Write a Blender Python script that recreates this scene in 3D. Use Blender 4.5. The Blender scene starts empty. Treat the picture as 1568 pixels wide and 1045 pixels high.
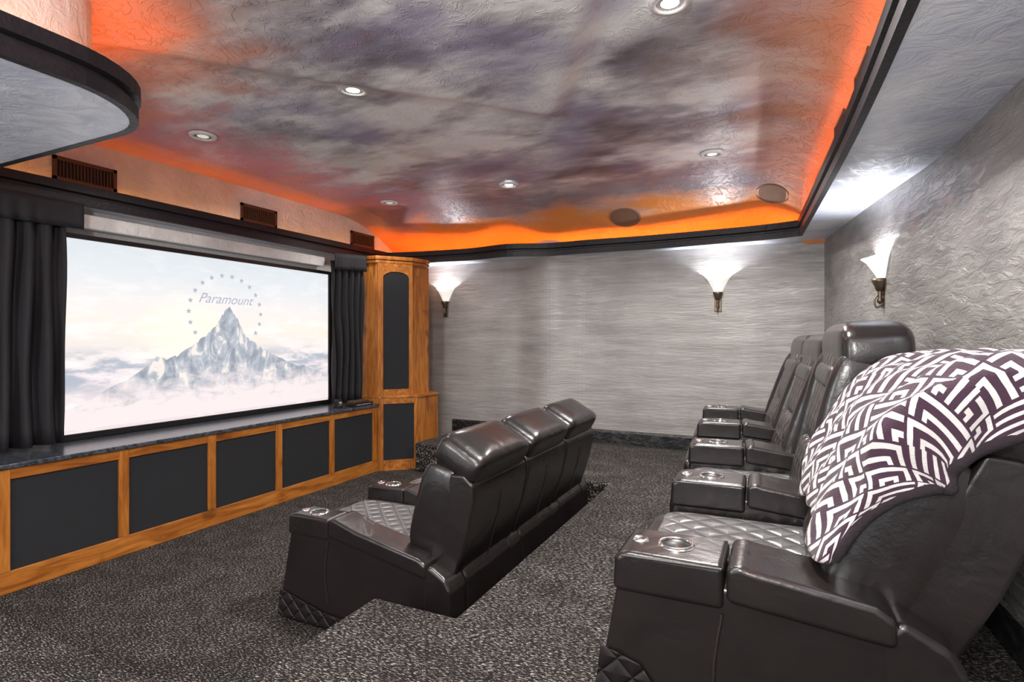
import bpy, bmesh, math, random
from mathutils import Matrix, Vector, noise
random.seed(4)
S = bpy.context.scene
COL = S.collection
pi = math.pi
# ------------------------------------------------------------------ node helpers
class NB:
    def __init__(s, name):
        s.m = bpy.data.materials.new(name); s.m.use_nodes = True
        s.t = s.m.node_tree; s.n = s.t.nodes; s.n.clear()
        s.out = s.n.new('ShaderNodeOutputMaterial')
        s.b = s.n.new('ShaderNodeBsdfPrincipled')
        s.t.links.new(s.b.outputs[0], s.out.inputs[0])
    def put(s, sock, v):
        if isinstance(v, bpy.types.NodeSocket): s.t.links.new(v, sock)
        elif isinstance(v, (tuple, list)) and len(v) == 3 and sock.type == 'RGBA': sock.default_value = (*v, 1)
        else: sock.default_value = v
    def set(s, **k):
        for a, v in k.items(): s.put(s.b.inputs[a.replace('_', ' ')], v)
    def co(s, kind='Object', scale=(1, 1, 1), rot=(0, 0, 0)):
        tc = s.n.new('ShaderNodeTexCoord'); mp = s.n.new('ShaderNodeMapping')
        s.t.links.new(tc.outputs[kind], mp.inputs[0])
        mp.inputs['Scale'].default_value = scale; mp.inputs['Rotation'].default_value = rot
        return mp.outputs[0]
    def noise(s, vec, scale=5, detail=4, rough=.5, dist=0):
        q = s.n.new('ShaderNodeTexNoise'); s.put(q.inputs['Vector'], vec)
        q.inputs['Scale'].default_value = scale; q.inputs['Detail'].default_value = detail
        q.inputs['Roughness'].default_value = rough; q.inputs['Distortion'].default_value = dist
        return q.outputs[0]
    def ramp(s, fac, stops):
        q = s.n.new('ShaderNodeValToRGB'); s.put(q.inputs[0], fac)
        e = q.color_ramp.elements
        while len(e) < len(stops): e.new(.5)
        for i, (p, c) in enumerate(stops):
            e[i].position = p
            e[i].color = (c, c, c, 1) if isinstance(c, (int, float)) else (*c, 1)
        return q.outputs[0]
    def math(s, op, a, b=0.0, c=None, clamp=False):
        q = s.n.new('ShaderNodeMath'); q.operation = op; q.use_clamp = clamp
        s.put(q.inputs[0], a); s.put(q.inputs[1], b)
        if c is not None: s.put(q.inputs[2], c)
        return q.outputs[0]
    def mix(s, f, a, b, mode='MIX'):
        q = s.n.new('ShaderNodeMix'); q.data_type = 'RGBA'; q.blend_type = mode
        s.put(q.inputs[0], f); s.put(q.inputs[6], a); s.put(q.inputs[7], b)
        return q.outputs[2]
    def sep(s, v):
        q = s.n.new('ShaderNodeSeparateXYZ'); s.put(q.inputs[0], v); return q.outputs
    def bump(s, h, st=.3, d=.01):
        q = s.n.new('ShaderNodeBump'); s.put(q.inputs['Height'], h)
        q.inputs['Strength'].default_value = st; q.inputs['Distance'].default_value = d
        s.t.links.new(q.outputs[0], s.b.inputs['Normal'])
    def range(s, v, a, b, c=0.0, d=1.0):
        q = s.n.new('ShaderNodeMapRange'); s.put(q.inputs[0], v)
        for i, x in enumerate((a, b, c, d)): q.inputs[i + 1].default_value = x
        return q.outputs[0]

def simple(name, col, rough=.5, metal=0, emis=None, es=0, bumpS=0, bsc=60):
    b = NB(name); b.set(Base_Color=col, Roughness=rough, Metallic=metal)
    c = b.co()
    n = b.noise(c, bsc, 3)
    cc = b.mix(b.range(n, .3, .7), tuple(x * .88 for x in col), tuple(min(1, x * 1.1) for x in col))
    b.set(Base_Color=cc)
    if emis: b.set(Emission_Color=emis, Emission_Strength=es)
    if bumpS: b.bump(n, bumpS, .004)
    return b.m

# ceiling mural, with orange LED glow painted into the cove edges
b = NB('clouds_and_glow_ceiling'); c = b.co(scale=(1, 1.7, 1), rot=(0, 0, .45))
n1 = b.noise(c, .8, 3, .45, .3); n2 = b.noise(c, 2.1, 3, .5, .25); n3 = b.noise(b.co(scale=(1, 2.2, 1), rot=(0, 0, .45)), 6.5, 2, .5, .3)
nn = b.math('ADD', b.math('ADD', b.math('MULTIPLY', n1, .52), b.math('MULTIPLY', n2, .34)), b.math('MULTIPLY', n3, .14))
col = b.ramp(nn, [(.38, (.13, .115, .125)), (.44, (.25, .23, .275)), (.485, (.42, .40, .45)), (.53, (.68, .67, .69)), (.59, (.95, .945, .94))])
hue = b.noise(b.co(scale=(.8, .8, .8)), 1.3, 3)
col = b.mix(b.range(hue, .54, .64, 0, .38), col, (.48, .41, .34))
col = b.mix(b.range(hue, .47, .38, 0, .48), col, (.33, .31, .52))
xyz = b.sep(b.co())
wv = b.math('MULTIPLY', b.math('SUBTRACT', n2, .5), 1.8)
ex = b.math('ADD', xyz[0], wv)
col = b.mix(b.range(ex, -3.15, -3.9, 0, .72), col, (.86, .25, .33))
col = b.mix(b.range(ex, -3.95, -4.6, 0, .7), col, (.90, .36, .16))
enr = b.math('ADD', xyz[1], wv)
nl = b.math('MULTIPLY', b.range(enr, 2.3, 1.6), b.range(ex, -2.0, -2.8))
col = b.mix(b.math('MULTIPLY', nl, .75), col, (.95, .34, .12))  # orange glow put into the colour beside the rounded near-left soffit
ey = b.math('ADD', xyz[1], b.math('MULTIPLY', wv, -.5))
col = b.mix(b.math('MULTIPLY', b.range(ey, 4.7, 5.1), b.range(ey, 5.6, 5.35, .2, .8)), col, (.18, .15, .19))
col = b.mix(b.range(ey, 5.32, 5.66, 0, .92), col, (.88, .30, .05))  # cove glow painted as orange along the far edge
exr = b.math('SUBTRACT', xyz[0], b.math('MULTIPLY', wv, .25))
col = b.mix(b.range(exr, -.27, .25, 0, .85), col, (.90, .35, .13))  # painted orange glow along the right cove
fine = b.noise(b.co(), 5, 6, .65, 1.2)
rid = b.math('ABSOLUTE', b.math('SUBTRACT', b.noise(b.co(), 4.2, 3, .6, 2.6), .5))
vv = b.math('ADD', b.math('MULTIPLY', b.range(rid, 0, .025), -.45), b.math('MULTIPLY', fine, .9))
vv = b.math('ADD', vv, b.math('MULTIPLY', b.noise(b.co(), 30, 3), .25))
b.bump(vv, .50, .012)
b.set(Base_Color=col, Roughness=.38, Specular_IOR_Level=.5)
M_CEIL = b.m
# silver plaster (soffit)
def plaster(name, c1, c2, sc, metal=.25, rough=.38, bs=.35, blot=0.0):
    b = NB(name); c = b.co(scale=sc)
    n = b.noise(c, 1, 5, .6, .4)
    if blot:
        bl = b.noise(b.co(), 1.6, 4, .6, .6)
        n = b.math('ADD', b.math('MULTIPLY', n, 1 - blot), b.math('MULTIPLY', bl, blot))
    col = b.ramp(n, [(.34, c1), (.66, c2)])
    f = b.noise(b.co(scale=(sc[0] * 2.2, sc[1] * 2.2, sc[2] * 2.2)), 1.6, 6, .65, .8)
    b.bump(b.range(f, .4, .6), bs, .008)
    b.set(Base_Color=col, Roughness=rough, Metallic=metal)
    return b.m
M_SOF = plaster('silver_plaster', (.64, .68, .82), (.93, .95, 1.0), (2.2, 2.2, 2.2), .05, .32)
M_FRZ = plaster('frieze_plaster', (.66, .655, .65), (.82, .81, .80), (3, 3, 3), 0, .5, .6)
M_WALLF = plaster('wall_plaster_combed', (.225, .214, .206), (.40, .382, .368), (1.3, 1.3, 11), .15, .34, .30, .4)
M_WALLR = plaster('wall_plaster_trowelled', (.15, .142, .136), (.36, .343, .328), (1.6, 1.6, 6), .22, .34, .65, .5)
M_WALLG = simple('wall_paint_grey', (.50, .49, .48), .6)
# carpet
b = NB('fleck_carpet'); c = b.co(scale=(1, 3.2, 1), rot=(0, 0, .25))
n = b.noise(c, 56, 2, .55); big = b.noise(b.co(scale=(1, 1.6, 1)), 5, 3)
c2 = b.noise(b.co(), 190, 2)
fl = b.math('ADD', n, b.math('MULTIPLY', b.math('SUBTRACT', c2, .5), .40))
fl = b.math('ADD', fl, b.math('MULTIPLY', b.math('SUBTRACT', big, .5), .12))
col = b.ramp(fl, [(.45, (.012, .010, .009)), (.535, (.034, .029, .026)), (.61, (.125, .115, .108)), (.70, (.36, .34, .32))])
b.set(Base_Color=col, Roughness=.95, Specular_IOR_Level=.12); b.bump(fl, .8, .01)
M_CARPET = b.m
# leather
def leather(name, col, quilt=None, k=9, rough=.27):
    b = NB(name); c = b.co()
    n = b.noise(c, 140, 3); w = b.noise(c, 7, 3, .5, .5)
    h = b.math('ADD', b.math('MULTIPLY', n, .12), b.math('MULTIPLY', w, 1.5))
    cc = b.mix(b.range(w, .3, .7), tuple(x * .85 for x in col), tuple(x * 1.2 for x in col))
    if quilt:
        o = b.sep(c); p = o['XYZ'.index(quilt[0])]; q = o['XYZ'.index(quilt[1])]
        a = b.math('MULTIPLY', b.math('ADD', p, q), k * pi); d = b.math('MULTIPLY', b.math('SUBTRACT', p, q), k * pi)
        sa = b.math('ABSOLUTE', b.math('SINE', a)); sd = b.math('ABSOLUTE', b.math('SINE', d))
        mn = b.math('MINIMUM', sa, sd); hh = b.math('POWER', mn, .45)
        h = b.math('ADD', b.math('MULTIPLY', h, .15), hh)
        b.bump(h, .9, .012)
    else: b.bump(h, .28, .012)
    b.set(Base_Color=cc, Roughness=rough, Specular_IOR_Level=.62 if rough < .4 else .35)
    return b.m
LB = (.0110, .0085, .0082)
M_LEA = leather('dark_leather', LB)
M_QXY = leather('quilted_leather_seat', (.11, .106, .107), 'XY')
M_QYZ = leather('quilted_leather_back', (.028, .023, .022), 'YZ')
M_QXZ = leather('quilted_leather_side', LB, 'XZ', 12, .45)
M_PIPE = simple('leather_piping', (.02, .014, .013), .4)
M_CHR = simple('chrome', (.75, .75, .76), .15, 1)
M_BLK = simple('black_satin', (.008, .008, .009), .35)
M_FAB = simple('speaker_cloth', (.011, .012, .015), .9, bumpS=.3, bsc=300)
M_CURT = simple('black_curtain', (.008, .007, .010), .75, bumpS=.15, bsc=200)
M_TRIM = simple('black_crackle_trim', (.012, .010, .014), .5, bumpS=1.0, bsc=35)
# marble
b = NB('black_marble'); n = b.noise(b.co(scale=(1, 1, 3)), 8, 6, .7, 1.5)
b.set(Base_Color=b.ramp(n, [(.5, (.010, .010, .011)), (.58, (.05, .05, .05)), (.66, (.016, .016, .016))]), Roughness=.25); b.bump(n, .4, .01)
M_BASE = b.m
b = NB('granite_counter'); n = b.noise(b.co(), 30, 5, .7)
b.set(Base_Color=b.ramp(n, [(.4, (.02, .024, .03)), (.65, (.09, .10, .12))]), Roughness=.22)
M_COUNT = b.m
# wood
def wood(name, sc):
    b = NB(name); n = b.noise(b.co(scale=sc), 2.2, 5, .6, 1.2); k = b.noise(b.co(), 3.5, 2, .5)
    col = b.ramp(n, [(.3, (.19, .052, .008)), (.5, (.37, .125, .019)), (.72, (.54, .215, .042))])
    col = b.mix(b.range(k, .64, .72, 0, .7), col, (.10, .025, .005))
    b.set(Base_Color=col, Roughness=.36); b.bump(n, .1, .003); return b.m
M_WV = wood('knotty_alder_vertical', (9, 9, 1.1)); M_WH = wood('knotty_alder_horizontal', (9, 1.1, 9))
M_LED = simple('led_orange', (1, .3, .05), .5, 0, (1.0, .245, .022), 27)
M_LEDR = simple('led_orange_side', (1, .3, .05), .5, 0, (1.0, .26, .035), 25)
M_LEDL = simple('led_orange_soft', (1, .3, .05), .5, 0, (1.0, .38, .06), 12)
M_SHADE = simple('frosted_glass_shade', (.8, .8, .8), .4, 0, (1, .95, .86), .42)
M_BRONZE = simple('aged_bronze', (.16, .12, .085), .4, .8)
M_LAMP = simple('lamp_lens', (1, 1, 1), .4, 0, (1, .97, .92), 14)
M_LAMPD = simple('lamp_lens_dim', (.8, .8, .8), .4, 0, (1, .97, .92), .3)
M_WHITE = simple('white_enamel', (.75, .74, .73), .4)
M_VENT = simple('vent_metal', (.10, .05, .03), .5, .3)
M_GRIL = simple('speaker_grille', (.24, .13, .08), .7, bumpS=.4, bsc=300)
# patterned textile
b = NB('geometric_textile'); c = b.co('UV'); o = b.sep(c); k = 15.0
p = b.math('MULTIPLY', o[0], k); q = b.math('MULTIPLY', o[1], k)
p, q = b.math('ADD', b.math('MULTIPLY', p, .80), b.math('MULTIPLY', q, .60)), b.math('SUBTRACT', b.math('MULTIPLY', q, .80), b.math('MULTIPLY', p, .60))
cx = b.n.new('ShaderNodeCombineXYZ'); b.put(cx.inputs[0], b.math('FLOOR', p)); b.put(cx.inputs[1], b.math('FLOOR', q))
wn = b.n.new('ShaderNodeTexWhiteNoise'); wn.noise_dimensions = '3D'; b.put(wn.inputs[0], cx.outputs[0])
r = wn.outputs[0]
lp = b.math('FRACT', p); lq = b.math('FRACT', q)
r2 = b.math('GREATER_THAN', b.math('FRACT', b.math('MULTIPLY', r, 7.3)), .5)
lpf = b.math('ABSOLUTE', b.math('SUBTRACT', lp, r2))
def stripe(v): return b.math('GREATER_THAN', b.math('FRACT', b.math('ADD', b.math('MULTIPLY', v, 2.0), .22)), .58)
sL = stripe(b.math('MAXIMUM', lpf, lq)); sp_ = stripe(lp); sq_ = stripe(lq)
isL = b.math('GREATER_THAN', r, .45); isP = b.math('GREATER_THAN', r, .22)
m = b.mix(isP, sq_, sp_); m = b.mix(isL, m, sL)
b.set(Base_Color=b.mix(m, (.034, .013, .027), (.50, .48, .47)), Roughness=.95, Sheen_Weight=.1)
b.bump(b.noise(b.co(), 260, 2), .5, .004)
M_PAT = b.m
M_FRG = simple('dark_fringe', (.014, .008, .012), .95, bumpS=1.0, bsc=90)

# ------------------------------------------------------------------ mesh helpers
def empty(name, loc=(0, 0, 0), rz=0):
    e = bpy.data.objects.new(name, None); COL.objects.link(e); e.location = loc; e.rotation_euler = (0, 0, rz)
    e.empty_display_size = .1; return e
def mk(name, verts, faces, mat, parent=None, M=None, smooth=False, bev=0, seg=3, solid=0, sub=0):
    me = bpy.data.meshes.new(name); me.from_pydata([tuple(v) for v in verts], [], faces)
    bm = bmesh.new(); bm.from_mesh(me); bmesh.ops.recalc_face_normals(bm, faces=bm.faces); bm.to_mesh(me); bm.free()
    me.materials.append(mat); o = bpy.data.objects.new(name, me); COL.objects.link(o)
    if parent: o.parent = parent
    if M is not None: o.matrix_local = M
    if smooth or bev:
        for p in me.polygons: p.use_smooth = True
    if solid:
        md = o.modifiers.new('s', 'SOLIDIFY'); md.thickness = solid; md.offset = 0
    if bev:
        md = o.modifiers.new('b', 'BEVEL'); md.width = bev; md.segments = seg; md.limit_method = 'ANGLE'; md.angle_limit = math.radians(25)
        md = o.modifiers.new('w', 'WEIGHTED_NORMAL'); md.keep_sharp = True
    if sub:
        md = o.modifiers.new('u', 'SUBSURF'); md.levels = sub; md.render_levels = sub
    return o
def box(name, lo, hi, mat, parent=None, M=None, bev=0):
    x0, y0, z0 = lo; x1, y1, z1 = hi
    v = [(x, y, z) for x in (x0, x1) for y in (y0, y1) for z in (z0, z1)]
    f = [(0, 1, 3, 2), (4, 6, 7, 5), (0, 4, 5, 1), (2, 3, 7, 6), (0, 2, 6, 4), (1, 5, 7, 3)]
    return mk(name, v, f, mat, parent, M, bev=bev)
def extr(name, pts, y0, y1, mat, parent=None, M=None, bev=.02, seg=3):
    n = len(pts); v = [(x, y0, z) for x, z in pts] + [(x, y1, z) for x, z in pts]
    f = [tuple(range(n)), tuple(range(2 * n - 1, n - 1, -1))] + [(i, (i + 1) % n, n + (i + 1) % n, n + i) for i in range(n)]
    return mk(name, v, f, mat, parent, M, bev=bev, seg=seg)
def prism(name, pts, z0, z1, mat, parent=None, bev=0):
    n = len(pts); v = [(x, y, z0) for x, y in pts] + [(x, y, z1) for x, y in pts]
    f = [tuple(range(n)), tuple(range(2 * n - 1, n - 1, -1))] + [(i, (i + 1) % n, n + (i + 1) % n, n + i) for i in range(n)]
    return mk(name, v, f, mat, parent, bev=bev)
def sp(x, e): return math.copysign(abs(x) ** e, x)
def puff(name, c, size, mat, parent=None, B=None, e=.38, e2=None, rot=0, nu=40, nv=24):
    a, bb, cc = [s / 2 for s in size]; e2 = e2 or e; v = []; f = []
    for j in range(nv + 1):
        ph = -pi / 2 + pi * j / nv
        for i in range(nu):
            th = 2 * pi * i / nu + pi / nu
            v.append((a * sp(math.cos(ph), e) * sp(math.cos(th), e2), bb * sp(math.cos(ph), e) * sp(math.sin(th), e2), cc * sp(math.sin(ph), e)))
    for j in range(nv):
        for i in range(nu):
            f.append((j * nu + i, j * nu + (i + 1) % nu, (j + 1) * nu + (i + 1) % nu, (j + 1) * nu + i))
    M = Matrix.Translation(c) @ Matrix.Rotation(rot, 4, 'Y')
    if B is not None: M = B @ M
    o = mk(name, v, f, mat, parent, M, smooth=True)
    bm = bmesh.new(); bm.from_mesh(o.data); bmesh.ops.remove_doubles(bm, verts=bm.verts, dist=1e-5); bm.to_mesh(o.data); bm.free()
    return o
def lathe(name, prof, mat, parent=None, M=None, n=32, a0=0, a1=2 * pi, solid=0, wob=None):
    v = []; f = []; full = abs(a1 - a0 - 2 * pi) < 1e-6; m = n if full else n + 1
    for r, z in prof:
        for i in range(m):
            t = a0 + (a1 - a0) * i / n; rr, zz = (r, z) if wob is None else wob(r, z, t)
            v.append((rr * math.cos(t), rr * math.sin(t), zz))
    for j in range(len(prof) - 1):
        for i in range(n):
            k = (i + 1) % m; f.append((j * m + i, j * m + k, (j + 1) * m + k, (j + 1) * m + i))
    return mk(name, v, f, mat, parent, M, smooth=True, solid=solid)
def tube(name, pts, r, mat, parent=None, M=None, cyc=False):
    cu = bpy.data.curves.new(name, 'CURVE'); cu.dimensions = '3D'; cu.bevel_depth = r; cu.bevel_resolution = 2
    s = cu.splines.new('POLY'); s.points.add(len(pts) - 1); s.use_cyclic_u = cyc
    for i, p in enumerate(pts): s.points[i].co = (*p, 1)
    cu.materials.append(mat); o = bpy.data.objects.new(name, cu); COL.objects.link(o)
    if parent: o.parent = parent
    if M is not None: o.matrix_local = M
    return o
def catmull(P, n=8):
    out = []
    for i in range(len(P) - 1):
        p0 = P[max(i - 1, 0)]; p1 = P[i]; p2 = P[i + 1]; p3 = P[min(i + 2, len(P) - 1)]
        for k in range(n):
            t = k / n
            out.append(tuple(.5 * (2 * p1[a] + (p2[a] - p0[a]) * t + (2 * p0[a] - 5 * p1[a] + 4 * p2[a] - p3[a]) * t * t + (3 * p1[a] - p0[a] - 3 * p2[a] + p3[a]) * t ** 3) for a in range(len(p1))))
    out.append(tuple(P[-1])); return out
def offset(path, d):
    out = []
    for i, p in enumerate(path):
        a = path[max(i - 1, 0)]; c = path[min(i + 1, len(path) - 1)]
        def nrm(u, w):
            tx, ty = w[0] - u[0], w[1] - u[1]; l = math.hypot(tx, ty)
            return None if l < 1e-9 else (ty / l, -tx / l)
        n1 = nrm(a, p) or nrm(p, c); n2 = nrm(p, c) or n1
        bx, by = n1[0] + n2[0], n1[1] + n2[1]; l = math.hypot(bx, by); bx /= l; by /= l
        k = d / max(.45, bx * n1[0] + by * n1[1]); out.append((p[0] + bx * k, p[1] + by * k))
    return out
def sweep(name, path, prof, mat, closed=True, parent=None):
    rows = [[(x, y, z) for x, y in offset(path, o)] for o, z in prof]
    m = len(path); v = [p for r in rows for p in r]; f = []; k = len(prof)
    for j in range(k if closed else k - 1):
        for i in range(m - 1):
            a = j * m; bq = ((j + 1) % k) * m; f.append((a + i, a + i + 1, bq + i + 1, bq + i))
    if closed:
        f.append(tuple(j * m for j in range(k))); f.append(tuple(j * m + m - 1 for j in range(k)))
    return mk(name, v, f, mat, parent)

# ------------------------------------------------------------------ room
ZS, ZT, ZC, ZP = 2.447, 2.59, 2.95, .32
wallR = catmull([(.86, -1.7), (.85, 0), (.84, 1.6), (.81, 2.62), (.77, 3.57), (.62, 4.57), (.42, 6.11)], 8)
farw = []
for i in range(121):
    x = .42 - 5.04 * i / 120; y = 6.11
    if -2.87 < x < -1.93: y -= .13 * math.sin(pi * (x + 2.87) / .94) ** 2
    farw.append((x, y))
def wallmesh(name, path, z0, z1, mat):
    m = len(path); v = [(x, y, z0) for x, y in path] + [(x, y, z1) for x, y in path]
    v += [(x, y, z0) for x, y in offset(path, .1)] + [(x, y, z1) for x, y in offset(path, .1)]
    f = []
    for i in range(m - 1):
        for a, bq in ((0, m), (2 * m, 3 * m), (0, 2 * m), (m, 3 * m)): f.append((a + i, a + i + 1, bq + i + 1, bq + i))
    f += [(0, m, 3 * m, 2 * m), (m - 1, 2 * m - 1, 4 * m - 1, 3 * m - 1)]
    return mk(name, v, f, mat, smooth=False)
wallmesh('wall_right', wallR, 0, 3.0, M_WALLR)
wf = wallmesh('wall_far', farw, 0, 3.0, M_WALLF)
wallmesh('wall_left', [(-4.62, 6.11), (-4.62, -1.7)], 0, 3.0, M_WALLG)
# unseen near wall, left wide open so world light comes in as fill
wallmesh('wall_near', [(-4.62, -1.7), (-4.3, -1.7)], 0, 3.0, M_WALLR)
box('wall_near_header', (-4.3, -1.8, 2.40), (.86, -1.7, 3.0), M_WALLR)
box('floor', (-4.72, -1.8, -.1), (.96, 6.2, 0), M_CARPET)
plat = [(-1.66, -1.69), (.85, -1.69)] + [p for p in offset(wallR, -.008)][1:] + [(-3.70, 6.10), (-3.70, 5.22), (-1.66, 4.9), (-1.66, 4.43), (-1.23, 4.43), (-1.23, 2.03), (-1.66, 2.03)]
prism('floor_platform', plat, .001, ZP, M_CARPET, bev=.022)
prism('floor_step', [(-4.6, -1.69), (-1.662, -1.69), (-1.662, 1.36), (-4.6, 1.42)], .001, .16, M_CARPET, bev=.022)
bb = [(0.0, ZP), (-.022, ZP), (-.022, ZP + .13), (-.016, ZP + .15), (0.0, ZP + .155)]
sweep('baseboard_right', wallR, bb, M_BASE)
sweep('baseboard_far', [p for p in farw if p[0] > -3.75], bb, M_BASE)

# tray outline (counter clockwise, outward = right hand side)
rs = catmull([(.36, -1.65), (.355, 0), (.345, 1.9), (.325, 3), (.275, 4.2), (.20, 5.75)], 6)
fs = catmull([(.20, 5.75), (-.1, 5.84), (-.6, 5.89), (-1.2, 5.92), (-1.8, 5.90), (-2.35, 5.90), (-2.8, 5.76), (-3.3, 5.84), (-3.9, 5.80), (-4.45, 5.70)], 6)
arc = [(-2.74 + .40 * math.sin(t), 1.13 + .42 * math.cos(t)) for t in [pi / 2 * k / 10 for k in range(11)]]
path = rs[:-1] + fs + [(-4.45, 4.5), (-4.45, 3), (-4.45, 1.55), (-3.6, 1.55)] + arc + [(-2.34, 0), (-2.34, -1.65)]
sweep('trim_cove', path, [(0, ZS), (-.014, ZS), (-.014, ZS + .055), (.006, ZS + .062), (.006, ZS + .078), (-.022, ZS + .086), (-.022, ZT), (.02, ZT), (.02, ZS)], M_TRIM)
cu = bpy.data.curves.new('sof', 'CURVE'); cu.dimensions = '2D'; cu.fill_mode = 'BOTH'; cu.extrude = .012
for pts in ([(-4.62, -1.7), (.86, -1.7)] + wallR[1:] + [(-4.62, 6.11)], offset(path, .005) ):
    s = cu.splines.new('POLY'); s.points.add(len(pts) - 1); s.use_cyclic_u = True
    for i, p in enumerate(pts): s.points[i].co = (p[0], p[1], 0, 1)
tmp = bpy.data.objects.new('tmp', cu); COL.objects.link(tmp); bpy.context.view_layer.update()
me = bpy.data.meshes.new_from_object(tmp.evaluated_get(bpy.context.evaluated_depsgraph_get()))
bpy.data.objects.remove(tmp)
so = bpy.data.objects.new('ceiling_soffit', me); COL.objects.link(so); so.location.z = ZS + .014
me.materials.clear(); me.materials.append(M_SOF)
rw = offset(rs, .055)
def strip(name, pth, z0, z1, mat):
    m = len(pth); v = [(x, y, z0) for x, y in pth] + [(x, y, z1) for x, y in pth]
    return mk(name, v, [(i, i + 1, m + i + 1, m + i) for i in range(m - 1)], mat, solid=.01)
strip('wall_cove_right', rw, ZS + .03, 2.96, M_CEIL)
lw = [(-4.60, 6.08), (-4.60, 1.40), (-3.6, 1.40)] + [(-2.76 + .26 * math.sin(t), 1.12 + .28 * math.cos(t)) for t in [pi / 2 * k / 12 for k in range(13)]] + [(-2.50, 0), (-2.50, -1.65)]
strip('wall_cove_left', lw, ZS + .03, 2.96, M_FRZ)
def xr(y):
    for a, c in zip(rw[:-1], rw[1:]):
        if a[1] <= y <= c[1]: return a[0] + (c[0] - a[0]) * (y - a[1]) / (c[1] - a[1])
    return rw[-1][0] if y > 5 else rw[0][0]
def sstep(a, c, x):
    t = max(0, min(1, (x - a) / (c - a))); return t * t * (3 - 2 * t)
def zc(x, y):
    z = ZC
    df = 6.08 - y
    wvy = .12 * math.sin(x * 2.1 + .6)
    z -= .36 * max(0, 1 - (df) / (1.25 + wvy)) ** 2.2
    dr = xr(y) - x
    z -= .17 * max(0, min(1, 1 - dr / .42)) ** 2
    ax, ay = -1.27, 3.43
    def hp(bx, by, s):
        tx, ty = bx - ax, by - ay; l = math.hypot(tx, ty); return s * ((x - ax) * ty - (y - ay) * tx) / l
    d = min(hp(-2.91, 1.69, -1), hp(-.68, 2.31, 1))
    z -= .045 * sstep(-.05, .10, d) * (1 - sstep(0, 2.2, d) * .9)
    z += .012 * math.sin(x * 1.7 + 1) * math.sin(y * 1.3)
    return min(z, 2.955)
nx, ny = 130, 180; v = []; f = []
for j in range(ny + 1):
    for i in range(nx + 1):
        x = -4.62 + 5.48 * i / nx; y = -1.7 + 7.8 * j / ny; v.append((x, y, zc(x, y)))
for j in range(ny):
    for i in range(nx):
        a = j * (nx + 1) + i; f.append((a, a + 1, a + nx + 2, a + nx + 1))
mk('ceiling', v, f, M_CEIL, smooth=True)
# LEDs
led = empty('led_strip_light')
tube('led_right', [(x, y, ZS + .06) for x, y in offset(rs[:-1], .036)], .006, M_LEDR, led)
tube('led_far', [(x, y, ZS + .06) for x, y in offset(fs, .06)[1:-1]], .007, M_LED, led)
tube('led_left', [(-4.53, 5.72, ZS + .06), (-4.53, 1.47, ZS + .06), (-3.6, 1.475, ZS + .06)], .006, M_LEDL, led)
tube('led_near', [(-3.6, 1.475, ZS + .06)] + [(x, y, ZS + .06) for x, y in offset(arc, .075)] + [(-2.42, 0, ZS + .06), (-2.42, -1.6, ZS + .06)], .006, M_LED, led)
# vents
def vent(loc, rz, w=.42, h=.17):
    e = empty('air_vent', loc, rz)
    t = .025
    box('frame_top', (0, -w / 2, h / 2 - t), (.015, w / 2, h / 2), M_VENT, e)
    box('frame_bottom', (0, -w / 2, -h / 2), (.015, w / 2, -h / 2 + t), M_VENT, e)
    box('frame_a', (0, -w / 2, -h / 2), (.015, -w / 2 + t, h / 2), M_VENT, e)
    box('frame_b', (0, w / 2 - t, -h / 2), (.015, w / 2, h / 2), M_VENT, e)
    box('back', (0, -w / 2, -h / 2), (.003, w / 2, h / 2), M_BLK, e)
    n = int(w / .022)
    for i in range(1, n): box('slat_%d' % i, (.003, -w / 2 + i * w / n - .003, -h / 2 + t), (.012, -w / 2 + i * w / n + .003, h / 2 - t), M_VENT, e)
for y in (2.35, 3.87, 5.38): vent((-4.594, y, 2.71), 0)
vent((.372, 3.05, 2.80), pi + .04, .34, .15); vent((.345, 3.75, 2.80), pi + .05, .34, .15)
# downlights
def downlight(x, y, lit, r=.085, sp_=False, en=None):
    z = zc(x, y); n = Vector((-(zc(x + .05, y) - zc(x - .05, y)) / .1, -(zc(x, y + .05) - zc(x, y - .05)) / .1, 1)).normalized()
    e = empty('ceiling_speaker' if sp_ else 'recessed_downlight', (x, y, z - .004))
    q = Vector((0, 0, 1)).rotation_difference(n); e.rotation_mode = 'QUATERNION'; e.rotation_quaternion = q
    if sp_:
        lathe('grille', [(0, -.008), (r, -.008)], M_GRIL, e, n=40)
        lathe('rim', [(r - .005, 0), (r - .005, -.012), (r + .012, -.012), (r + .02, 0)], M_GRIL, e, n=40); return
    lathe('rim', [(r * .68, -.004), (r * .72, -.016), (r, -.014), (r * 1.08, 0)], M_WHITE, e)
    lathe('lens', [(0, -.008), (r * .45, -.008)], M_LAMP if lit else M_LAMPD, e)
    lathe('baffle', [(r * .45, -.008), (r * .7, -.006)], M_WHITE if lit else M_BRONZE, e)
    l = bpy.data.lights.new('bulb', 'SPOT'); l.energy = en or (75 if lit else 30); l.spot_size = math.radians(150); l.spot_blend = .7
    l.shadow_soft_size = .06; l.color = (1, .97, .93)
    o = bpy.data.objects.new('bulb', l); COL.objects.link(o); o.parent = e; o.location = (0, 0, -.04)
for x, y, k, en in ((-2.21, 2.51, 1, 34), (-3.67, 2.62, 0, 14), (-2.26, 4.69, 1, 60), (-3.69, 4.75, 0, 30), (-.45, 4.58, 0, 125), (-.41, 2.44, 1, 190), (-.9, .3, 1, 70), (-1.9, -.9, 1, 35), (-.3, -1.0, 0, 40)):  # trailing entries: unseen downlights added out of view as fill
    downlight(x, y, k, en=en)
downlight(-1.42, 5.74, 0, .14, True); downlight(-.03, 5.56, 0, .14, True)
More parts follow.
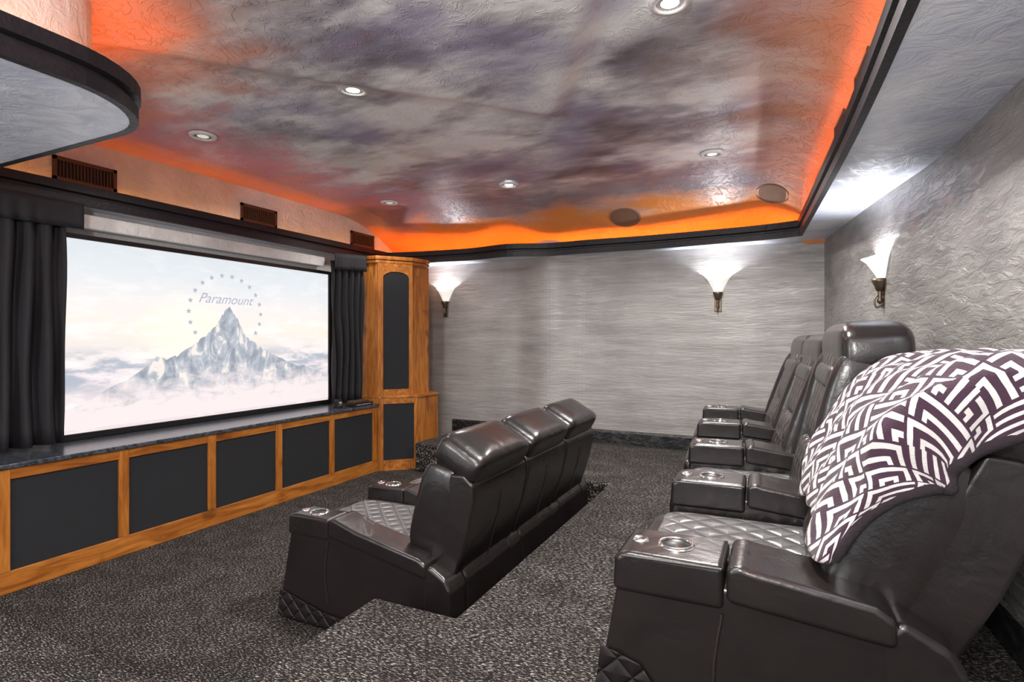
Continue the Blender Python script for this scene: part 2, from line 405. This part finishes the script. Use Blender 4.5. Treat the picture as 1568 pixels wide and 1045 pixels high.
# sconces
def sconce(loc, rz, en=17):
    e = empty('wall_sconce', loc, rz)  # local +x out of wall
    def wob(r, z, t):
        k = z / .22; w = 1 + .10 * k * math.cos(4 * t); return r * w, z + .05 * k * abs(math.sin(t)) ** 3
    lathe('shade', [(.015, 0), (.035, .03), (.055, .07), (.078, .11), (.10, .145), (.13, .175)], M_SHADE, e, n=40, a0=-pi / 2, a1=pi / 2, solid=.005, wob=wob)
    lathe('cup', [(0, -.05), (.022, -.04), (.03, -.015), (.046, .02), (.05, .04), (.04, .04)], M_BRONZE, e, n=24, M=Matrix.Translation((.03, 0, 0)))
    lathe('finial', [(0, -.13), (.014, -.12), (.018, -.10), (.010, -.085), (.016, -.07), (.012, -.04)], M_BRONZE, e, n=16, M=Matrix.Translation((.03, 0, 0)))
    box('backplate', (0, -.035, -.16), (.012, .035, .06), M_BRONZE, e, bev=.008)
    tube('scroll', catmull([(.01, 0, -.13), (.05, 0, -.15), (.06, 0, -.10), (.03, 0, -.05)], 6), .006, M_BRONZE, e)
    l = bpy.data.lights.new('bulb', 'POINT'); l.energy = en; l.shadow_soft_size = .022; l.color = (.93, .95, 1)
    o = bpy.data.objects.new('bulb', l); COL.objects.link(o); o.parent = e; o.location = (.06, 0, .130)
sconce((-.54, 6.108, 1.94), -pi / 2); sconce((-3.84, 6.108, 1.94), -pi / 2)
sconce((.655, 4.40, 1.86), pi + .17, 18)
sconce((.84, .9, 1.85), pi, 34); sconce((-4.61, -.2, 1.9), 0, 30)  # unseen sconces, added out of view for extra uplight
# torchiere floor lamps, unseen, added behind the camera to brighten the ceiling
def fill_torchiere(loc, en):
    e = empty('added_fill_lamp', loc)
    lathe('base', [(0, 0), (.14, 0), (.14, .015), (.03, .03), (.012, .06), (.012, 1.55), (.03, 1.60), (.16, 1.72), (.165, 1.73), (.155, 1.725), (.02, 1.62)], M_BRONZE, e, n=32)
    l = bpy.data.lights.new('bulb', 'POINT'); l.energy = en; l.shadow_soft_size = .10; l.color = (1, .97, .94)
    o = bpy.data.objects.new('bulb', l); COL.objects.link(o); o.parent = e; o.location = (0, 0, 1.86)
fill_torchiere((-.2, -.9, ZP), 160); fill_torchiere((-2.6, -1.3, .16), 80)

# ------------------------------------------------------------------ media wall
cab = empty('base_cabinet')
XC = -4.07
box('carcass', (-4.615, 1.60, .001), (XC - .03, 5.03, .735), M_BLK, cab)
box('counter', (-4.615, 1.56, .735), (XC + .02, 5.03, .765), M_COUNT, cab, bev=.006)
box('rail_top', (XC - .03, 1.6, .67), (XC, 5.03, .735), M_WH, cab, bev=.004)
box('rail_bottom', (XC - .03, 1.6, .001), (XC, 5.03, .13), M_WH, cab, bev=.004)
box('end_panel', (-4.615, 1.59, .001), (XC, 1.62, .735), M_WV, cab)
for i in range(6):
    y = 1.655 + .665 * i
    y1_ = min(y + .033, 5.03)
    box('stile_%d' % i, (XC - .03, y - .033, .13), (XC + .004, y1_, .735), M_WV, cab, bev=.004)
    if i < 5: box('panel_%d' % i, (XC - .03, y + .033, .13), (XC - .012, y + .632, .67), M_FAB, cab)
# corner speaker cabinet
tc = empty('corner_speaker_cabinet')
A = Vector((-4.06, 5.036)); Bv = Vector((-3.75, 5.34))
low = [tuple(A), tuple(Bv), (-3.715, 5.72), (-4.2, 6.05), (-4.6, 6.05), (-4.6, 5.036)]
prism('lower_carcass', low, .001, .82, M_WV, tc)
def scale_poly(p, k, ymin=5.036):
    cx, cy = -4.6, 6.05; return [(cx + (x - cx) * k, max(cy + (y - cy) * k, ymin)) for x, y in p]
prism('lower_cap', scale_poly(low, 1.02), .82, .85, M_WH, tc, bev=.006)
dv = (Bv - A).normalized(); nv = Vector((dv.y, -dv.x)); L = (Bv - A).length
def fr(o):
    return Matrix(((dv.x, nv.x, 0, o.x), (dv.y, nv.y, 0, o.y), (0, 0, 1, 0), (0, 0, 0, 1)))
F = fr(A)
box('lower_panel', (.05, 0, .12), (L - .04, .012, .76), M_FAB, tc, F)
box('lower_stile_l', (0.012, 0, 0.001), (.05, .02, .82), M_WV, tc, F, bev=.004); box('lower_stile_r', (L - .04, 0, 0.001), (L, .02, .82), M_WV, tc, F, bev=.004)
box('lower_rail_b', (.05, 0, .001), (L - .04, .018, .12), M_WH, tc, F); box('lower_rail_t', (.05, 0, .76), (L - .04, .018, .82), M_WH, tc, F)
up = [(-4.10, 5.04), (-3.84, 5.37), (-3.80, 5.65), (-4.2, 6.05), (-4.6, 6.05), (-4.6, 5.04)]
prism('upper_carcass', up, .85, 2.38, M_WV, tc)
prism('crown_a', scale_poly(up, 1.02, 5.02), 2.36, 2.40, M_WV, tc, bev=.01)
prism('crown_b', scale_poly(up, 1.035, 5.01), 2.40, 2.445, M_WV, tc, bev=.01)
A2 = Vector((-4.10, 5.04)); B2 = Vector((-3.84, 5.37)); dv = (B2 - A2).normalized(); nv = Vector((dv.y, -dv.x)); L2 = (B2 - A2).length; F2 = fr(A2)
w0, w1 = .075, L2 - .045; arch = [(w0, .92), (w1, .92), (w1, 2.20)] + [((w0 + w1) / 2 + (w1 - w0) / 2 * math.cos(t), 2.20 + .07 * math.sin(t)) for t in [pi * k / 12 for k in range(1, 12)]] + [(w0, 2.20)]
extr('speaker_panel', arch, 0, .012, M_FAB, tc, F2, bev=0.001)
box('stile_l', (0.01, 0, .85), (w0, .022, 2.36), M_WV, tc, F2, bev=.004); box('stile_r', (w1, 0, .85), (L2, .022, 2.36), M_WV, tc, F2, bev=.004)
box('rail_b', (w0, 0, .85), (w1, .02, .92), M_WH, tc, F2)
ar = [(w0, 2.36), (w0, 2.20)] + [((w0 + w1) / 2 - (w1 - w0) / 2 * math.cos(t), 2.20 + .07 * math.sin(t)) for t in [pi * k / 12 for k in range(1, 12)]] + [(w1, 2.20), (w1, 2.36)]
extr('rail_arch', ar, 0, .02, M_WH, tc, F2, bev=0.001)
# screen
scr = empty('projection_screen', (-4.58, 3.4925, 1.519)); WY, WZ = 1.2925, .706
ES = .78
b = NB('screen_sky'); o = b.sep(b.co()); z = o[2]; y = o[1]
cl = b.noise(b.co(scale=(1, 1.2, 4.5)), 2.4, 6, .6, .3)
g = b.range(z, -.7, .7)
sky = b.ramp(g, [(0, (.76, .65, .67)), (.28, (.72, .64, .68)), (.42, (.78, .72, .70)), (.55, (.86, .78, .70)), (.7, (.80, .77, .76)), (.85, (.70, .73, .76)), (1, (.64, .69, .73))])
m = b.math('MULTIPLY', b.range(cl, .48, .66), b.range(z, .6, -.1, .3, .8))
sky = b.mix(m, sky, (.90, .86, .85))
hz = b.math('MULTIPLY', b.range(cl, .53, .42), b.range(b.math('ABSOLUTE', b.math('ADD', z, .27)), .20, .08))
sky = b.mix(b.math('MULTIPLY', hz, .9), sky, (.38, .44, .52))
dx = b.math('ADD', y, .38); dz = b.math('SUBTRACT', z, -.03)
rr = b.math('SQRT', b.math('ADD', b.math('MULTIPLY', dx, dx), b.math('MULTIPLY', dz, dz)))
sky = b.mix(b.range(rr, .45, 0, 0, .75), sky, (1.1, .95, .74))
b.set(Base_Color=(.02, .02, .02), Roughness=.7, Emission_Color=sky, Emission_Strength=ES); M_SKY = b.m
b = NB('screen_mountain'); o = b.sep(b.co()); z = o[2]
nn = b.noise(b.co(scale=(1, 1.3, .7), rot=(.5, 0, 0)), 7, 5, .65, .9)
mc = b.ramp(nn, [(.38, (.27, .30, .35)), (.50, (.39, .43, .49)), (.57, (.52, .54, .58)), (.62, (.84, .76, .70))])
cl = b.noise(b.co(scale=(1, 1.2, 3)), 3.5, 5, .6, .3)
fd = b.range(b.math('ADD', z, b.math('MULTIPLY', b.math('SUBTRACT', cl, .5), .7)), -.28, -.52)
b.set(Base_Color=(.02, .02, .02), Roughness=.7, Emission_Color=b.mix(fd, mc, (.82, .73, .74)), Emission_Strength=ES); M_MTN = b.m
box('surface', (0, -WY, -WZ), (.004, WY, WZ), M_SKY, scr)
rid = [(2.2, -.52), (2.43, -.42), (2.66, -.30), (2.86, -.155), (2.95, -.17), (3.03, -.144), (3.2, -.034), (3.3, .03), (3.39, .112), (3.44, .20), (3.49, .27), (3.535, .295), (3.57, .24), (3.63, .166), (3.68, .06), (3.77, -.025), (3.9, -.10), (4.04, -.17), (4.3, -.268), (4.5, -.30), (4.785, -.40)]
pts = []
for a, c in zip(rid[:-1], rid[1:]):
    for k in range(5):
        t = k / 5; pts.append((a[0] + (c[0] - a[0]) * t, a[1] + (c[1] - a[1]) * t + random.uniform(-.012, .012)))
pts.append(rid[-1]); m = len(pts)
v = [(.0065, y - 3.4925, z - .019) for y, z in pts] + [(.0065, y - 3.4925, -.68) for y, z in pts]
mk('mountain', v, [(i, i + 1, m + i + 1, m + i) for i in range(m - 1)], M_MTN, scr)
M_LOGO = simple('logo_grey', (.02, .02, .02), .6, 0, (.40, .41, .50), ES)
v = []; f = []
for k in range(22):
    t = pi / 2 + (k + .5) * 2 * pi / 22
    if -.8 < (t - pi / 2 - pi) < .8: continue
    cy, cz = .01 + .37 * math.cos(t), .22 + .34 * math.sin(t); s0 = len(v)
    for q in range(10):
        r = .028 if q % 2 == 0 else .011; a = pi / 2 + q * pi / 5; v.append((.0085, cy + r * math.cos(a), cz + r * math.sin(a)))
    f.append(tuple(range(s0, s0 + 10)))
mk('stars', v, f, M_LOGO, scr)
cu = bpy.data.curves.new('logo_text', 'FONT'); cu.body = 'Paramount'; cu.size = .125; cu.shear = .45; cu.align_x = 'CENTER'; cu.align_y = 'CENTER'; cu.materials.append(M_LOGO)
to = bpy.data.objects.new('logo_text', cu); COL.objects.link(to); to.parent = scr; to.location = (.009, 0, .34); to.rotation_euler = (pi / 2, 0, pi / 2)
for nm, lo, hi in (('bezel_top', (-.02, -WY - .04, WZ), (.02, WY + .04, WZ + .035)), ('bezel_bottom', (-.02, -WY - .04, -WZ - .045), (.02, WY + .04, -WZ)),
                   ('bezel_l', (-.02, -WY - .05, -WZ), (.02, -WY, WZ)), ('bezel_r', (-.02, WY, -WZ), (.02, WY + .05, WZ))):
    box(nm, lo, hi, M_BLK, scr, bev=.003)
box('trim_screen_header', (-4.61, 2.2, 2.30), (-4.50, 4.66, 2.40), M_FRZ, bev=.008)
# curtains
def curtain(y0, y1, folds, vy1, fwd=0):
    e = empty('curtain')
    n = folds * 10; rows = 14; v = []; f = []
    for j in range(rows + 1):
        s = j / rows; zz = 2.36 - s * (2.36 - .79)
        for i in range(n + 1):
            t = i / n; amp = .028 + .022 * s
            y = y0 + (y1 - y0) * t + .02 * math.sin(s * 3 + t * 5) * s * (1 - t)
            x = -4.42 + fwd * t + amp * math.sin(t * folds * 2 * pi + .8 * math.sin(3 * s + t * 7)) + .012 * math.sin(t * 31 + s * 9)
            v.append((x, y, zz))
    for j in range(rows):
        for i in range(n): a = j * (n + 1) + i; f.append((a, a + 1, a + n + 2, a + n + 1))
    mk('drape', v, f, M_CURT, e, smooth=True, solid=.008)
    n = 60; v = []; f = []
    for j in range(5):
        for i in range(n + 1):
            t = i / n; v.append((-4.36 + fwd * t + .006 * math.sin(t * 60) * (j / 4) * (1 + math.sin(t * 13)), y0 + (vy1 - y0) * t, 2.44 - j * .045))
    for j in range(4):
        for i in range(n): a = j * (n + 1) + i; f.append((a, a + 1, a + n + 2, a + n + 1))
    mk('valance', v, f, M_CURT, e, smooth=True, solid=.01)
curtain(1.30, 2.13, 7, 2.22)
curtain(4.66, 4.975, 5, 4.98, .17)
mp = empty('media_player', (-4.14, 4.80, .766))
box('body', (-.07, -.15, 0), (.07, .15, .035), M_BLK, mp, bev=.005); box('upper_case', (-.06, -.12, .036), (.05, .10, .06), M_VENT, mp, bev=.004)
box('front_strip', (.07, -.12, .012), (.072, .12, .022), M_CHR, mp)
sb = empty('small_speaker', (-4.2, 4.54, .766))
extr('body', [(-.04, 0), (.04, 0), (.03, .09), (-.03, .09)], -.03, .03, M_BLK, sb, bev=.008); lathe('cone', [(0, .001), (.018, .004), (.024, 0)], M_CHR, sb, M=Matrix.Translation((.037, 0, .045)) @ Matrix.Rotation(pi / 2, 4, 'Y'), n=20)

# ------------------------------------------------------------------ recliners
def recliner(loc, rz, ws, wa, D, hf, hr, Lb, tilt, last=False, hrest=.27, hthick=.22, hrot=-.25, hn=.15, wing=.14, kh=.2, neck=True):
    e = empty('theater_recliner', loc, rz)
    def arm(yc, k):
        y0, y1 = yc - wa / 2, yc + wa / 2; n = 'arm%d_' % k
        extr(n + 'body', [(D, .004), (D - .02, .12), (D - .10, hf - .06), (D - .13, hf - .035), (D - .36, hf - .05), (.16, hr - .05), (.10, hr - .10), (.10, .004)], y0 + .006, y1 - .006, M_LEA, e, bev=.02)
        extr(n + 'console', [(D - .365, hf - .11), (D - .085, hf - .11), (D - .09, hf - .015), (D - .12, hf), (D - .365, hf)], y0 - .004, y1 + .004, M_LEA, e, bev=.018, seg=4)
        pad = [(D - .37, hf - .085), (D - .37, hf), (D - .40, hf + .012), ((D - .2) / 2 + .1, (hf + hr) / 2 + .022), (.17, hr + .005), (.13, hr - .02), (.13, hr - .085)]
        extr(n + 'pad', pad, y0 - .012, y1 + .012, M_LEA, e, bev=.03, seg=5)
        extr(n + 'rear', [(.0, .004), (.14, .004), (.16, hr - .06), (.12, hr - .02), (.03, hr - .07), (.0, hr - .12)], y0, y1, M_LEA, e, bev=.02)
        for yy in (y0 - .0, y1 + .0):
            sgn = -1 if yy == y0 else 1
            extr(n + 'kick_%d' % sgn, [(D - .012, .03), (D - .03 - .1 * (kh - .12), kh), (D - .16, kh - .03), (D - .34, .10), (.40, .08), (.36, .03)], yy - (.006 if sgn < 0 else 0) , yy + (.006 if sgn > 0 else 0), M_QXZ, e, bev=.003)
            tube(n + 'seam_%d' % sgn, [(x, yy - sgn * .004, z) for x, z in catmull([(D - .36, .15), (D - .34, hf - .28), (D - .36, hf - .12)], 5)], .0035, M_PIPE, e)
            tube(n + 'piping_%d' % sgn, [(x, yy + sgn * .006, z) for x, z in [(D - .11, hf - .012), (D - .36, hf - .006)]], .003, M_PIPE, e)
        xc = D - .235
        lathe(n + 'cup_ring', [(.036, -.002), (.039, .006), (.046, .007), (.05, 0)], M_CHR, e, Matrix.Translation((xc, yc, hf)), n=32)
        lathe(n + 'cup_well', [(0, .001), (.034, .001), (.037, .004)], M_BLK, e, Matrix.Translation((xc, yc, hf)), n=32)
        lathe(n + 'button_ring', [(0, .004), (.014, .004), (.017, .006), (.021, .005), (.023, 0)], M_CHR, e, Matrix.Translation((xc + .095, yc, hf)), n=24)
    arm((ws + wa) / 2, 1)
    if last: arm(-(ws + wa) / 2, 2)
    h = ws / 2 - .004
    box('base', (.12, -h, .02), (D - .14, h, .30), M_LEA, e, bev=.02)
    extr('footrest_panel', [(D - .14, .03), (D - .05, .03), (D - .035, .2), (D - .07, .36), (D - .14, .38)], -h, h, M_QYZ, e, bev=.03, seg=4)
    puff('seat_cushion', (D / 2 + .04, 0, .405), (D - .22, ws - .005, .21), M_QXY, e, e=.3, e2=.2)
    puff('seat_front_roll', (D - .14, 0, .41), (.2, ws - .005, .18), M_LEA, e, e=.5, e2=.3)
    B = Matrix.Translation((.03, 0, .38)) @ Matrix.Rotation(-tilt, 4, 'Y')
    wb = (ws + wa) / 2 - .012
    extr('rear_lower', [(.0, .01), (.12, .01), (.12, .42), (.035, .42), (0, .36)], -h - wa * .0, h, M_LEA, e, bev=.02)
    extr('back_shell', [(0, -.02), (-.012, .25), (-.005, Lb - .24), (.02, Lb - .17), (.08, Lb - .14), (.15, Lb - .16), (.16, .0), (.14, -.02)], -wb, wb, M_LEA, e, B, bev=.035, seg=4)
    ch = Lb - .38
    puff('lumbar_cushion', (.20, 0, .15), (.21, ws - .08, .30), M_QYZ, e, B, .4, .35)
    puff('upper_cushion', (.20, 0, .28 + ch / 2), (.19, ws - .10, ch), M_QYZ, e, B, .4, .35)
    for s in (-1, 1):
        puff('wing_%d' % s, (.20, s * (wb - .05), (Lb - wing + .02) / 2), (.22, .11, Lb - wing), M_LEA, e, B, .5, .5)
    puff('headrest', (hn, 0, Lb - hrest * .48), (hthick, 2 * wb - .01, hrest), M_LEA, e, B, .55, .22, rot=hrot)
    if neck: puff('neck_roll', (hn + .07, 0, Lb - hrest * .95), (.13, ws - .02, .12), M_LEA, e, B, .7, .3)
    tube('shell_seam', [(-.013, 0, .0), (-.014, 0, Lb - .26)], .0025, M_PIPE, e, B)
    for i, (x, y) in enumerate(((.06, h - .05), (.06, -h + .05), (D - .2, h - .05), (D - .2, -h + .05))):
        lathe('foot_%d' % i, [(0, 0), (.025, 0), (.03, .05), (0, .055)], M_BLK, e, Matrix.Translation((x, y, 0.001)), n=12)
    return e, B
for i in range(3):
    recliner((-1.33, 2.54 + .63 * i, 0.0), pi, .48, .15, 1.09, .58, .47, .62, math.radians(15), last=(i == 2), hrest=.20, hthick=.27, hn=.14, hrot=-.25, wing=.15, kh=.17)
pos = [(.37, 1.975, 0, .69, 24, .85), (.37, 2.825, .02, .85, 13, .85), (.28, 3.67, .07, .80, 18, .83), (.22, 4.51, .07, .80, 19, .83)]
for i, (x, y, a, lb, tl, dd) in enumerate(pos):
    if i == 0:
        e, B = recliner((x, y, ZP), pi + a, .64, .20, dd, .62, .585, lb, math.radians(tl), hrest=.22, hthick=.17, hrot=.15, hn=.10, wing=.20, kh=.36, neck=False)
        E1, B1 = e, B
    else:
        recliner((x, y, ZP), pi + a, .64, .20, dd, .62, .585, lb, math.radians(tl), last=(i == 3), hrest=.27, hthick=.25, hrot=.25, hn=.17, kh=.36)
# blanket over nearest seat
W1 = Matrix.Translation((.37, 1.975, ZP)) @ Matrix.Rotation(pi, 4, 'Z') @ B1
prof = catmull([(.335, .15), (.352, .25), (.362, .40), (.345, .54), (.285, .665), (.175, .745), (.06, .770), (-.035, .71), (-.065, .60)], 7)
m = len(prof); s_ = [0]
for i in range(1, m): s_.append(s_[-1] + math.hypot(prof[i][0] - prof[i - 1][0], prof[i][1] - prof[i - 1][1]))
Ltot = s_[-1]
cols = []
NYb = 40
for j in range(NYb + 1): cols.append((-.40 + .825 * j / NYb, 0, -.40 + .825 * j / NYb))
for k in range(1, 11): cols.append((.425 + .022 * min(1, k / 2.5), k / 10, .425 + .2 * k / 10))
v = []; uv = []
for (yy, fl, u_) in cols:
    for i, (n_, t_) in enumerate(prof):
        w = .010 * math.sin(yy * 22 + i * .20) + .006 * math.sin(yy * 49 - i * .3) + .008 * math.sin(i * .35 + yy * 4)
        cn, ct = .16, .42
        k0, k1 = cn - n_, ct - t_; l = math.hypot(k0, k1); k0 /= l; k1 /= l
        s = s_[i] / Ltot
        flen = .03 + .15 * sstep(0, .4, s) * (1 - .75 * sstep(.6, 1, s))
        ed = sstep(.32, .425, yy) * .025 + sstep(-.32, -.40, yy) * .02
        dsp = -w + ed + fl * flen
        v.append((n_ + k0 * dsp, yy + (.006 * math.sin(i * .7) if fl else 0), t_ + k1 * dsp + .03 * math.sin(yy * 8 + 1) * max(0, 1 - i / 10)))
        uv.append((u_, s_[i]))
f = []
for j in range(len(cols) - 1):
    for i in range(m - 1): a = j * m + i; f.append((a, a + 1, a + m + 1, a + m))
tbl = empty('throw_blanket'); tbl.matrix_world = W1
bo = mk('cloth', v, f, M_PAT, tbl, None, smooth=True, solid=.016)
ul = bo.data.uv_layers.new(name='UVMap')
for lp_ in bo.data.loops: ul.data[lp_.index].uv = uv[lp_.vertex_index]
edge = [v[(len(cols) - 1) * m + i] for i in range(m)]
tube('fringe_side', edge, .014, M_FRG, tbl)
tube('fringe_rear', [v[j * m + m - 1] for j in range(len(cols))], .014, M_FRG, tbl)

# ------------------------------------------------------------------ camera, world, view
w = bpy.data.worlds.new('world'); S.world = w; w.use_nodes = True
w.node_tree.nodes['Background'].inputs[0].default_value = (.94, .96, 1, 1); w.node_tree.nodes['Background'].inputs[1].default_value = 1.0
cam = bpy.data.cameras.new('camera'); cam.lens = 19.54; cam.sensor_width = 36; cam.shift_y = -.0022; cam.clip_start = .02
co = bpy.data.objects.new('camera', cam); COL.objects.link(co); co.location = (0, 0, 1.5); co.rotation_euler = (pi / 2, 0, math.radians(25.4))
S.camera = co
S.view_settings.view_transform = 'Standard'; S.view_settings.look = 'None'; S.view_settings.exposure = 0.6
